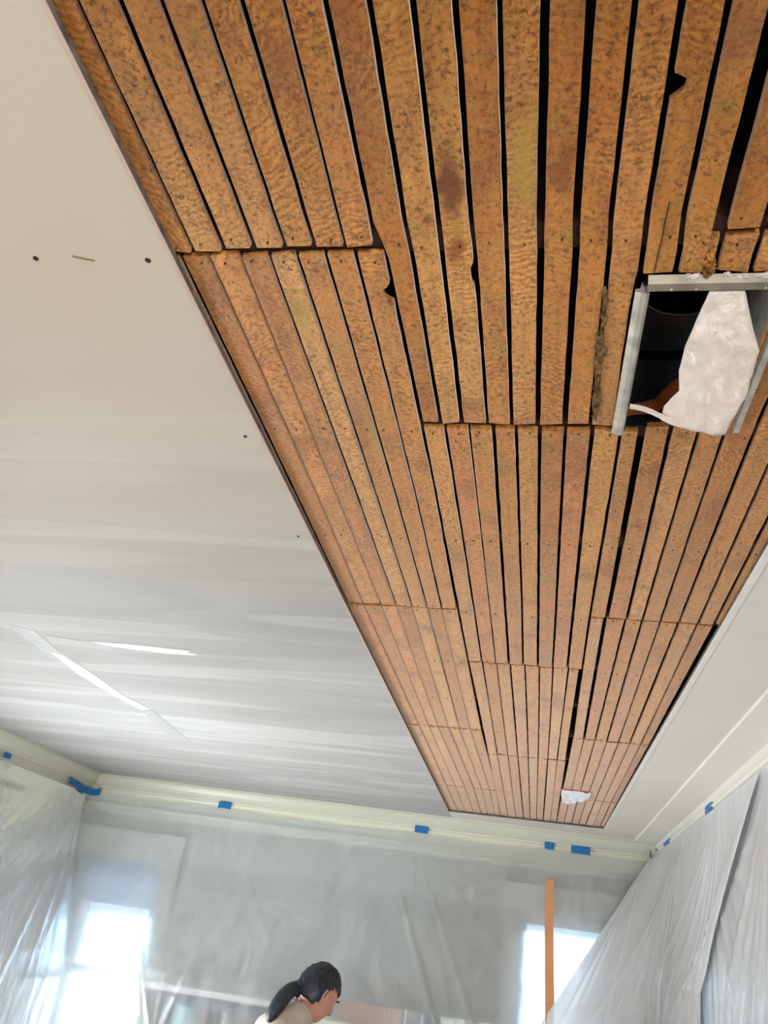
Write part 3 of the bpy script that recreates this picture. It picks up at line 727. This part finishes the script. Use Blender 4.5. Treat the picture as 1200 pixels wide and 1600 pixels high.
c2 = empty('cabinet', (-.7, 5.45, 0)); o2 = (-.7, 5.45, 0)
fb('body', c2, -1.20, -.27, .01, .26, .06, 1.40, M_CREAM, o2); fb('top_board', c2, -1.22, -.25, .005, .28, 1.40, 1.425, M_CREAM, o2, .004)
fb('plinth', c2, -1.18, -.29, .03, .24, 0, .06, M_BROWN, o2)
for a, b, k in ((-1.19, -.74, -.78), (-.73, -.28, -.69)):
    d = fb('door', c2, a, b, .26, .278, .08, 1.385, M_CREAM, o2, .003); bm = bmesh.new()
    bmesh.ops.create_uvsphere(bm, u_segments=12, v_segments=8, radius=.014, matrix=Matrix.Translation(M_BACK @ Vector((ub_(k), -.290, .95)) - Vector(o2))); obj('knob', bm, M_GALV, d, True)
tag(c2, 'cream painted cabinet behind the plastic, carrying the cardboard box', 'cabinet')
cb = empty('cardboard_box', M_BACK @ Vector((ub_(-.89), -.15, 1.425))); cb.rotation_euler.z = ANG
bx('carton', (-.18, -.10, 0), (.18, .10, .105), M_CARD, cb, bevel=.002)
bx('flap', (-.182, -.103, .1055), (.182, -.002, .109), M_CARD, cb); bx('flap', (-.182, .002, .1055), (.182, .103, .109), M_CARD, cb)
tag(cb, 'flat brown cardboard box lying on the cream cabinet', 'box')
pc = bwbox('paint_stick', ub_(-.690), ub_(-.678), .22, .235, 1.425, 1.545, M_WHITEWOOD, None, .001)
tag(pc, 'thin white upright stick beside the cardboard box', 'stick')
def sack(name, cx_, t_, z, rx, ry, rz, mat, seed):
    bm = bmesh.new(); bmesh.ops.create_icosphere(bm, subdivisions=4, radius=1)
    for v in bm.verts:
        n = v.co.copy(); k = 1 + .28*mn.noise(n*1.6 + Vector((seed, 0, 0))) + .14*mn.noise(n*4 + Vector((seed, 2, 0)))
        v.co = Vector((n.x*rx*k, n.y*ry*k, max(-.8, n.z)*rz*k if n.z > -.8 else -.8*rz)) + Vector((0, 0, .8*rz))
    return obj(name, bm, mat, None, True, loc=M_BACK @ Vector((ub_(cx_), -t_, z)))
tag(sack('cloth_bundle', -.575, .15, 1.425, .075, .07, .062, M_NAVY, 4.0), 'blue grey cloth bundle on the cream cabinet, between the stick and the white tub', 'cloth')
tb = empty('tub', M_BACK @ Vector((ub_(-.41), -.15, 1.425)))
bm = bmesh.new(); bmesh.ops.create_cone(bm, cap_ends=True, segments=28, radius1=.055, radius2=.066, depth=.075, matrix=Matrix.Translation((0, 0, .0375))); obj('body', bm, M_WHITEWOOD, tb)
bm = bmesh.new(); bmesh.ops.create_cone(bm, cap_ends=True, segments=28, radius1=.069, radius2=.067, depth=.012, matrix=Matrix.Translation((0, 0, .081))); obj('lid', bm, M_WHITEWOOD, tb)
tag(tb, 'white lidded tub at the end of the cream cabinet near the right window', 'tub')

# ---------------------------------------------------------------- plastic sheets
def ridge_disp(p, q, ridges):
    """p, q in-plane position; ridges: (p0, q0, dp, dq, amp, width, length)"""
    s = 0.0
    for p0, q0, dp, dq, a, w, L in ridges:
        t = (p-p0)*dp + (q-q0)*dq
        if t < 0 or t > L: continue
        d = (p-p0)*dq - (q-q0)*dp
        ww = w*(1 + 1.6*t)
        if abs(d) > 3*ww: continue
        s += a*.38*math.exp(-(d/ww)**2)*min(1, t/.05)*min(1, (L-t)/.2)
    return s
def sheet(name, nu, nv, fn, mat):
    bm = bmesh.new(); g = [[bm.verts.new(fn(i/nu, j/nv)) for i in range(nu+1)] for j in range(nv+1)]
    for j in range(nv):
        for i in range(nu): bm.faces.new([g[j][i], g[j][i+1], g[j+1][i+1], g[j+1][i]])
    return obj(name, bm, mat, None, True)
def fan(p0, q0, a0, a1, n, amp, w, L, rnd):
    out = []
    for i in range(n):
        a = math.radians(lerp(a0, a1, (i+.5)/n) + rnd.uniform(-4, 4))
        out.append((p0, q0, math.sin(a), -math.cos(a), amp*rnd.uniform(.5, 1.3), w*rnd.uniform(.7, 1.4), L*rnd.uniform(.5, 1.2)))
    return out
rb = random.Random(4)
# back sheet: u along the back wall, z down
TB = [ub_(x) for x in (-3.02, -2.078, -.732, .12, .327, .70)]
ridges_b = []
for u in TB: ridges_b += fan(u, 2.50, -70, 70, 7, .006, .010, 1.2, rb)
ridges_b += [(ub_(-2.39), 1.86, .36, -.93, .02, .008, .60), (ub_(-2.36), 1.80, .42, -.90, .012, .006, .7), (ub_(-1.85), 2.0, -.25, -.96, .010, .008, .8),
             (ub_(-.80), 2.15, .40, -.91, .018, .012, 1.0), (ub_(-.62), 2.2, .42, -.90, .012, .010, .9), (ub_(-1.62), 1.72, -.1, -1, .016, .008, .32), (ub_(-1.45), 1.66, -.6, -.8, .014, .008, .25),
             (ub_(-1.7), 1.80, .1, -1, .012, .008, .4)]
def back_fn(a, b):
    u = lerp(.04, ub_(.76), a); z = lerp(2.505, .02, b**.9)
    off = .062 + .05*min(1, (2.5-z)/.5) + .27*min(1, max(0, (2.15-z)/.6))**1.3
    sag = 0.0
    if b < .02:
        k = min(abs(u-q) for q in TB); sag = -.012*min(1, k/.4)
    off += .012*mn.noise(Vector((u*1.6, z*.9, 0)))*min(1, (2.5-z)*3) + ridge_disp(u, z, ridges_b)*min(1, (2.52-z)*4)
    p = M_BACK @ Vector((u, -off, z + sag)); return p
tag(sheet('plastic_sheet', 330, 170, back_fn, M_FILM), 'clear plastic sheet hung across the whole far wall over its two windows', 'plastic sheet')
# left sheet
rl = random.Random(9); ridges_l = []
for y in (5.30, 4.336, 3.3, 2.2, 1.1, 0): ridges_l += fan(y, 2.48, -85, 20, 16, .008, .008, 1.6, rl)
for k in range(16): ridges_l.append((5.2-.09*k, 2.42-.012*k+rl.uniform(-.05, .0), -.80, -.60, .010*rl.uniform(.5, 1.2), .009, .9))
def left_fn(a, b):
    y = lerp(-1.5, 5.28, a); z = lerp(2.485, .02, b**.9)
    off = .065 + .16*min(1, max(0, (2.4-z)/1.0)) + .02*mn.noise(Vector((y*1.3, z*.9, 5)))*min(1, (2.48-z)*3)
    off += ridge_disp(y, z, ridges_l)*min(1, (2.5-z)*5)
    return (LW+off, y, z)
tag(sheet('plastic_sheet', 420, 150, left_fn, M_FILM2), 'pleated plastic sheet hanging down the left wall', 'plastic sheet')
# right sheets: near one flat on the wall, far one tented out across the corner
rr_ = random.Random(14); ridges_r = []
for y in (5.1, 3.937, 2.9, 1.9, .9): ridges_r += fan(y, 2.545, -75, 60, 14, .012, .009, 1.5, rr_)
def right_fn(a, b):
    y = lerp(-1.5, 4.3, a); z = lerp(2.545, .02, b**.9)
    off = .036 + .10*min(1, max(0, (2.5-z)/1.2)) + .016*mn.noise(Vector((y*1.1, z*.8, 9)))*min(1, (2.54-z)*3)
    return (RW-off-ridge_disp(y, z, ridges_r)*min(1, (2.56-z)*4), y, z)
tag(sheet('plastic_sheet', 380, 150, right_fn, M_FILM3), 'plastic sheet hanging flat down the right wall, the layer nearest to the camera', 'plastic sheet')
ridges_t = []
for p in (.0, .25, .55, .98): ridges_t += fan(p*2.6, 0, -40, 40, 8, .014, .010, 1.4, rr_)
def tent_fn(a, b):
    # a: 0 at the near edge .. 1 at the far corner ; b: down
    z = lerp(2.540, .25, b)
    near_y = 3.02 + .95*min(1, (2.54-z)/.70) if z > 1.84 else 3.97 - .3*(1.84-z)
    d = 2.54 - z
    far_x = .745 - .62*(d/.95) if d < .95 else .125 - .25*(d-.95)
    far_y = 5.60 - .30*min(1, d/.9)
    y = lerp(near_y, far_y, a)
    wall_x = .775 - .13*min(1, d/1.0)
    x = lerp(wall_x, far_x, a**2.2)
    x += .035*math.sin(a*9 + d*2.5)*min(1, d*1.6)*(1-a*.6) + .03*mn.noise(Vector((a*5, d*1.2, 2)))*min(1, d*2)
    rd = ridge_disp(a*2.6, -d, ridges_t)*min(1, d*5)
    return (x - rd*.8, y - rd*.6, z)
tag(sheet('plastic_sheet', 240, 170, tent_fn, M_FILM2), 'loose plastic sheet tented out across the corner beside the orange strip', 'plastic sheet')

# orange zipper strip on the back sheet
bm = bmesh.new(); n = 30; rows = []
for i in range(n+1):
    z = lerp(2.335, 1.20, i/n); u = ub_(.125 - .012*(i/n)); w = .026
    off = .062 + .05*min(1, (2.5-z)/.5) + .27*min(1, max(0, (2.15-z)/.6))**1.3 + .022
    rows.append([bm.verts.new(M_BACK @ Vector((u+k, -off-t, z))) for k, t in ((-w, 0), (w, 0), (w, .0015), (-w, .0015))])
for a, b in zip(rows, rows[1:]):
    for k in range(4): bm.faces.new([a[k], a[(k+1) % 4], b[(k+1) % 4], b[k]])
bm.faces.new(rows[0]); bm.faces.new(rows[-1][::-1]); bmesh.ops.recalc_face_normals(bm, faces=bm.faces[:])
tag(obj('zipper_strip', bm, M_ZIP), 'long orange adhesive zipper strip running down the plastic over the far wall', 'tape')

# blue tape pieces
def tape(pts, w, nrm, label, droop=.0):
    """ribbon through world points (upper edge), width w downward along 'down', lifted along nrm"""
    bm = bmesh.new(); nrm = Vector(nrm).normalized(); rows = []
    for i, p in enumerate(pts):
        p = Vector(p); jag = random.uniform(-.003, .003); lift = .002*(i % 2)
        dn = Vector((0, 0, -w))
        rows.append([bm.verts.new(q) for q in (p + nrm*(.002+lift) + Vector((0, 0, jag)), p + dn + nrm*(.004+lift) + Vector((0, 0, jag)), p + dn + nrm*(.0052+lift) + Vector((0, 0, jag)), p + nrm*(.0032+lift) + Vector((0, 0, jag)))])
    for a, b in zip(rows, rows[1:]):
        for k in range(4): bm.faces.new([a[k], a[(k+1) % 4], b[(k+1) % 4], b[k]])
    bm.faces.new(rows[0]); bm.faces.new(rows[-1][::-1]); bmesh.ops.recalc_face_normals(bm, faces=bm.faces[:])
    return tag(obj('tape_piece', bm, M_TAPE), label, 'tape', 'blue tape pieces along the crown')
def bk(x, z, t=.068): p = M_BACK @ Vector((ub_(x), -t, z)); return tuple(p)
random.seed(8)
nb = (SL, -1, 0)
tape([(LW+.070, 5.02, 2.545), (LW+.072, 5.12, 2.532), (LW+.078, 5.22, 2.522), (LW+.10, 5.31, 2.52), bk(-2.925, 2.535)], .045, (.5, -1, 0), 'long blue tape piece bent round the far left corner of the crown')
tape([bk(x, 2.550) for x in (-2.085, -2.04, -1.995)], .042, nb, 'short blue tape piece on the far crown, next one right of the left corner')
tape([bk(x, 2.558) for x in (-.75, -.71, -.66)], .046, nb, 'blue tape piece on the far crown, just beyond the left corner of the laths')
tape([bk(x, 2.562) for x in (.088, .12, .150)], .048, nb, 'square blue tape piece above the orange strip on the far crown')
tape([bk(x, 2.562) for x in (.255, .32, .375)], .050, nb, 'wide blue tape piece on the far crown, beside the square one')
tape([(.735, 5.50, 2.585), (.745, 5.55, 2.575), (.752, 5.58, 2.565)], .055, (-1, -.6, 0), 'tiny blue tape piece in the far right corner of the crown')
tape([(.782, 5.02, 2.600), (.782, 5.14, 2.605), (.782, 5.26, 2.600)], .045, (-1, 0, 0), 'small blue tape piece on the right crown, second from the corner')
tape([(.782, 3.84, 2.598), (.782, 3.92, 2.602), (.782, 4.00, 2.600)], .050, (-1, 0, 0), 'blue tape piece on the right crown, nearest to the camera')
tape([(LW+.07, 4.25, 2.53), (LW+.07, 4.32, 2.53)], .03, (1, 0, 0), 'dark blue tape scrap on the left crown at the picture edge')

# ---------------------------------------------------------------- person
M_SKIN = plain('skin', (206, 148, 126), .5, var=.08, scale=20, bump=.1)
M_HAIR = plain('dark hair', (34, 42, 56), .45, var=.4, scale=60, bump=.6)
M_SHIRT = plain('cream shirt cloth', (196, 180, 166), .85, var=.08, scale=14, bump=.5)
M_TROUS = plain('dark work trousers', (58, 60, 68), .85, var=.15)
M_SHOE = plain('dark shoe leather', (36, 32, 30), .6)
PC = Vector((-1.025, 4.00, 0)); HEAD = math.radians(38)      # heading measured from +X towards +Y
fw = Vector((math.cos(HEAD), math.sin(HEAD), 0)); rt = Vector((math.sin(HEAD), -math.cos(HEAD), 0))
def pb(f, r, z): return PC + fw*f + rt*r + Vector((0, 0, z))
def skin_obj(name, verts, edges, radii, mat, parent=None, root=0, levels=2, org=None):
    me = bpy.data.meshes.new(name); org = Vector(org) if org is not None else PC
    me.from_pydata([tuple(Vector(v)-org) for v in verts], edges, []); me.materials.append(mat)
    o = bpy.data.objects.new(name, me); COL.objects.link(o)
    if parent: o.parent = parent
    else: o.location = org
    sk = o.modifiers.new('skin', 'SKIN'); sk.use_smooth_shade = True
    while not me.skin_vertices: me.skin_vertices.new() if hasattr(me.skin_vertices, 'new') else None
    for i, r in enumerate(radii):
        me.skin_vertices[0].data[i].radius = (r, r) if isinstance(r, (int, float)) else r
        me.skin_vertices[0].data[i].use_root = (i == root)
    sb = o.modifiers.new('subsurf', 'SUBSURF'); sb.levels = sb.render_levels = levels
    return o
person = empty('person', PC)
V = {}
vl, el, rl_ = [], [], []
def jv(k, p, r): V[k] = len(vl); vl.append(p); rl_.append(r); return V[k]
def je(*ks):
    for a, b in zip(ks, ks[1:]): el.append((V[a], V[b]))
jv('pelvis', pb(-.06, 0, .93), .125); jv('waist', pb(-.03, 0, 1.10), .115); jv('chest', pb(0, 0, 1.27), .125); jv('upchest', pb(.03, 0, 1.405), .105)
jv('neck', pb(.075, 0, 1.50), .052); jv('neck2', pb(.115, 0, 1.575), .05)
je('pelvis', 'waist', 'chest', 'upchest', 'neck', 'neck2')
for s, n in ((1, 'r'), (-1, 'l')):
    jv('sh'+n, pb(.0, .160*s, 1.425), .055); jv('el'+n, pb(.06, .235*s, 1.15), .042); jv('wr'+n, pb(.27, .17*s, 1.05), .028); jv('pm'+n, pb(.34, .15*s, 1.045), (.036, .022))
    je('upchest', 'sh'+n, 'el'+n, 'wr'+n, 'pm'+n)
    jv('hip'+n, pb(-.05, .09*s, .86), .095); jv('kn'+n, pb(-.01, .11*s, .49), .062); jv('an'+n, pb(-.05, .115*s, .10), .040); jv('to'+n, pb(.09, .13*s, .035), .035)
    je('pelvis', 'hip'+n, 'kn'+n, 'an'+n, 'to'+n)
body = skin_obj('body', vl, el, rl_, M_SKIN, person)
for s in (1, -1):
    for k, (dr, L) in enumerate(((-.030, .070), (-.010, .080), (.010, .076), (.028, .060))):
        b0 = pb(.345, .15*s+dr*s, 1.045); b1 = pb(.345+L*.6, .15*s+dr*s*1.2, 1.038); b2_ = pb(.345+L, .15*s+dr*s*1.2, 1.012)
        skin_obj('finger', [b0, b1, b2_], [(0, 1), (1, 2)], [.0095, .0085, .007], M_SKIN, person, levels=1)
    b0 = pb(.31, .15*s-.03*s, 1.045); skin_obj('thumb', [b0, pb(.335, .15*s-.058*s, 1.035), pb(.365, .15*s-.062*s, 1.02)], [(0, 1), (1, 2)], [.011, .0095, .008], M_SKIN, person, levels=1)
# clothing
def loft(bm, rings, n=28):
    """rings: (centre, axis a, axis b) ; closed tube"""
    R_ = [[bm.verts.new(c + a*math.cos(2*math.pi*k/n) + b*math.sin(2*math.pi*k/n) - PC) for k in range(n)] for c, a, b in rings]
    for p, q in zip(R_, R_[1:]):
        for k in range(n): bm.faces.new([p[k], p[(k+1) % n], q[(k+1) % n], q[k]])
    bm.faces.new(R_[0][::-1]); bm.faces.new(R_[-1])
bm = bmesh.new()
loft(bm, [(pb(f, 0, z), rt*w, (fw + Vector((0, 0, tl)))*d) for z, f, w, d, tl in ((.84, -.06, .185, .135, 0), (.98, -.06, .175, .130, 0), (1.12, -.045, .170, .125, 0), (1.28, -.02, .190, .135, 0), (1.38, -.01, .200, .130, -.1), (1.435, 0, .190, .118, -.2), (1.475, .012, .150, .104, -.3), (1.51, .035, .098, .086, -.35), (1.545, .062, .070, .070, -.4), (1.572, .083, .064, .064, -.4))])
for s_ in (1, -1):
    path = [(pb(-.005, .135*s_, 1.435), .066), (pb(.0, .180*s_, 1.405), .070), (pb(.015, .210*s_, 1.33), .066), (pb(.05, .238*s_, 1.17), .058), (pb(.09, .235*s_, 1.12), .056), (pb(.17, .205*s_, 1.09), .046)]
    rings = []
    for k, (c, r) in enumerate(path):
        d = (path[min(k+1, 5)][0] - path[max(k-1, 0)][0]).normalized(); a = d.cross(Vector((0, 0, 1)) if abs(d.z) < .9 else fw).normalized(); b = d.cross(a)
        rings.append((c, a*r, b*r))
    loft(bm, rings, 20)
bmesh.ops.recalc_face_normals(bm, faces=bm.faces[:])
shirt = obj('shirt', bm, M_SHIRT, person, True)
rm = shirt.modifiers.new('cloth', 'REMESH'); rm.mode = 'VOXEL'; rm.voxel_size = .010; rm.use_smooth_shade = True
smo = shirt.modifiers.new('ease', 'SMOOTH'); smo.factor = .7; smo.iterations = 6
tx = bpy.data.textures.new('folds', 'CLOUDS'); tx.noise_scale = .09
dm = shirt.modifiers.new('folds', 'DISPLACE'); dm.texture = tx; dm.strength = .022; dm.mid_level = .5
vl, el, rl_ = [], [], []; V = {}
jv('pelvis', pb(-.06, 0, .93), .135); jv('seat', pb(-.06, 0, .86), .13); je('pelvis', 'seat')
for s, n in ((1, 'r'), (-1, 'l')):
    jv('hip'+n, pb(-.05, .09*s, .78), .102); jv('kn'+n, pb(-.01, .11*s, .49), .078); jv('an'+n, pb(-.05, .115*s, .09), .066); je('seat', 'hip'+n, 'kn'+n, 'an'+n)
skin_obj('trousers', vl, el, rl_, M_TROUS, person)
for s in (1, -1): skin_obj('shoe', [pb(-.09, .115*s, .045), pb(-.02, .118*s, .048), pb(.11, .13*s, .036)], [(0, 1), (1, 2)], [.042, .046, .036], M_SHOE, person)
# head: an ellipsoid sculpted with brow, nose, lips, chin; tilted forward
HC = Vector((-.905, 4.055, 1.622)); PITCH = math.radians(34); HH = math.radians(46)
Mh = Matrix.Translation(HC - PC) @ Matrix.Rotation(HH, 4, 'Z') @ Matrix.Rotation(PITCH, 4, 'Y')   # local +X face, +Z crown
def G(d, c, w): return math.exp(-((d - Vector(c)).length/w)**2)
bm = bmesh.new(); bmesh.ops.create_uvsphere(bm, u_segments=56, v_segments=40, radius=1)
for v in bm.verts:
    d = v.co.normalized(); p = Vector((d.x*.094, d.y*.073, d.z*.112))
    if d.z < 0:
        k = -d.z; p.y *= 1 - .28*k; p.x = p.x*(1-.10*k) + .012*k
        if d.x < 0: p.x *= 1 - .35*k
    f = 0
    f += .024*G(d, (.97, 0, -.16), .13) + .014*G(d, (.97, 0, .0), .12)            # nose tip, bridge
    f += .006*(G(d, (.92, .3, .22), .2) + G(d, (.92, -.3, .22), .2))                 # brow
    f -= .010*(G(d, (.90, .36, .06), .15) + G(d, (.90, -.36, .06), .15))             # eye sockets
    f += .007*G(d, (.90, 0, -.44), .15) - .004*G(d, (.93, 0, -.34), .06) + .010*G(d, (.68, 0, -.74), .24)   # lips, chin
    f += .004*(G(d, (.72, .6, -.15), .25) + G(d, (.72, -.6, -.15), .25))
    v.co = p + d*f
bm.transform(Mh); head = obj('head', bm, M_SKIN, person, True)
for s in (1, -1):
    # eyes and ears are pieces of the head
    bm = bmesh.new(); bmesh.ops.create_uvsphere(bm, u_segments=16, v_segments=10, radius=.0115, matrix=Mh @ Matrix.Translation((.074, .030*s, .006))); obj('eye', bm, M_WHITEWOOD, head, True)
    bm = bmesh.new(); bmesh.ops.create_uvsphere(bm, u_segments=12, v_segments=8, radius=.006, matrix=Mh @ Matrix.Translation((.0815, .031*s, .006))); obj('iris', bm, M_HAIR, head, True)
    bm = bmesh.new(); bmesh.ops.create_uvsphere(bm, u_segments=24, v_segments=18, radius=1)
    for v in bm.verts:
        q = v.co.copy(); rim = math.exp(-((math.hypot(q.x, q.z)-.75)/.25)**2)
        v.co = Vector((q.x*.018, q.y*.006 + s*(.006*rim + .010*max(0, -q.x)), q.z*.033 - .004*q.x))
    bm.transform(Mh @ Matrix.Translation((-.004, .0715*s, -.012))); obj('ear', bm, M_SKIN, head, True)
    bm = bmesh.new(); box(bm, (.088, .016*s, .026), (.094, .044*s, .031)); bm.transform(Mh); obj('eyebrow', bm, M_HAIR, head)
bm = bmesh.new(); bmesh.ops.create_uvsphere(bm, u_segments=48, v_segments=34, radius=1)
kill = []
for v in bm.verts:
    d = v.co.normalized(); p = Vector((d.x*.104-.003, d.y*.082, d.z*.121 + .003)); st = .0022*math.sin(60*math.atan2(d.y, d.z+.4)) 
    v.co = p + d*(st + .004*mn.noise(d*3))
    line = .30 if d.x > .2 else lerp(-.62, .30, (d.x+.15)/.35) if d.x > -.15 else -.62
    if d.z < line: kill.append(v)
bmesh.ops.delete(bm, geom=kill, context='VERTS'); bm.transform(Mh)
bmesh.ops.solidify(bm, geom=bm.faces[:], thickness=.006)
hair = obj('hair', bm, M_HAIR, person, True)
def w2(x, z, y): return Vector((x, y, z))
pn = [(-.975, 4.00, 1.640), (-1.005, 3.965, 1.625), (-1.035, 3.94, 1.585), (-1.055, 3.92, 1.535), (-1.062, 3.91, 1.510), (-1.064, 3.905, 1.488)]
skin_obj('ponytail', pn, [(i, i+1) for i in range(5)], [.026, .034, .036, .033, .026, .010], M_HAIR, hair)
bm = bmesh.new(); bmesh.ops.create_uvsphere(bm, u_segments=18, v_segments=12, radius=.023)
for v in bm.verts: v.co = Vector((v.co.x, v.co.y, v.co.z)) + Vector((-.985, 3.985, 1.637)) - PC
obj('hair_tie', bm, M_NAVY, hair, True)
tag(person, 'person with a dark ponytail and cream shirt standing head bowed before the far wall', 'person')
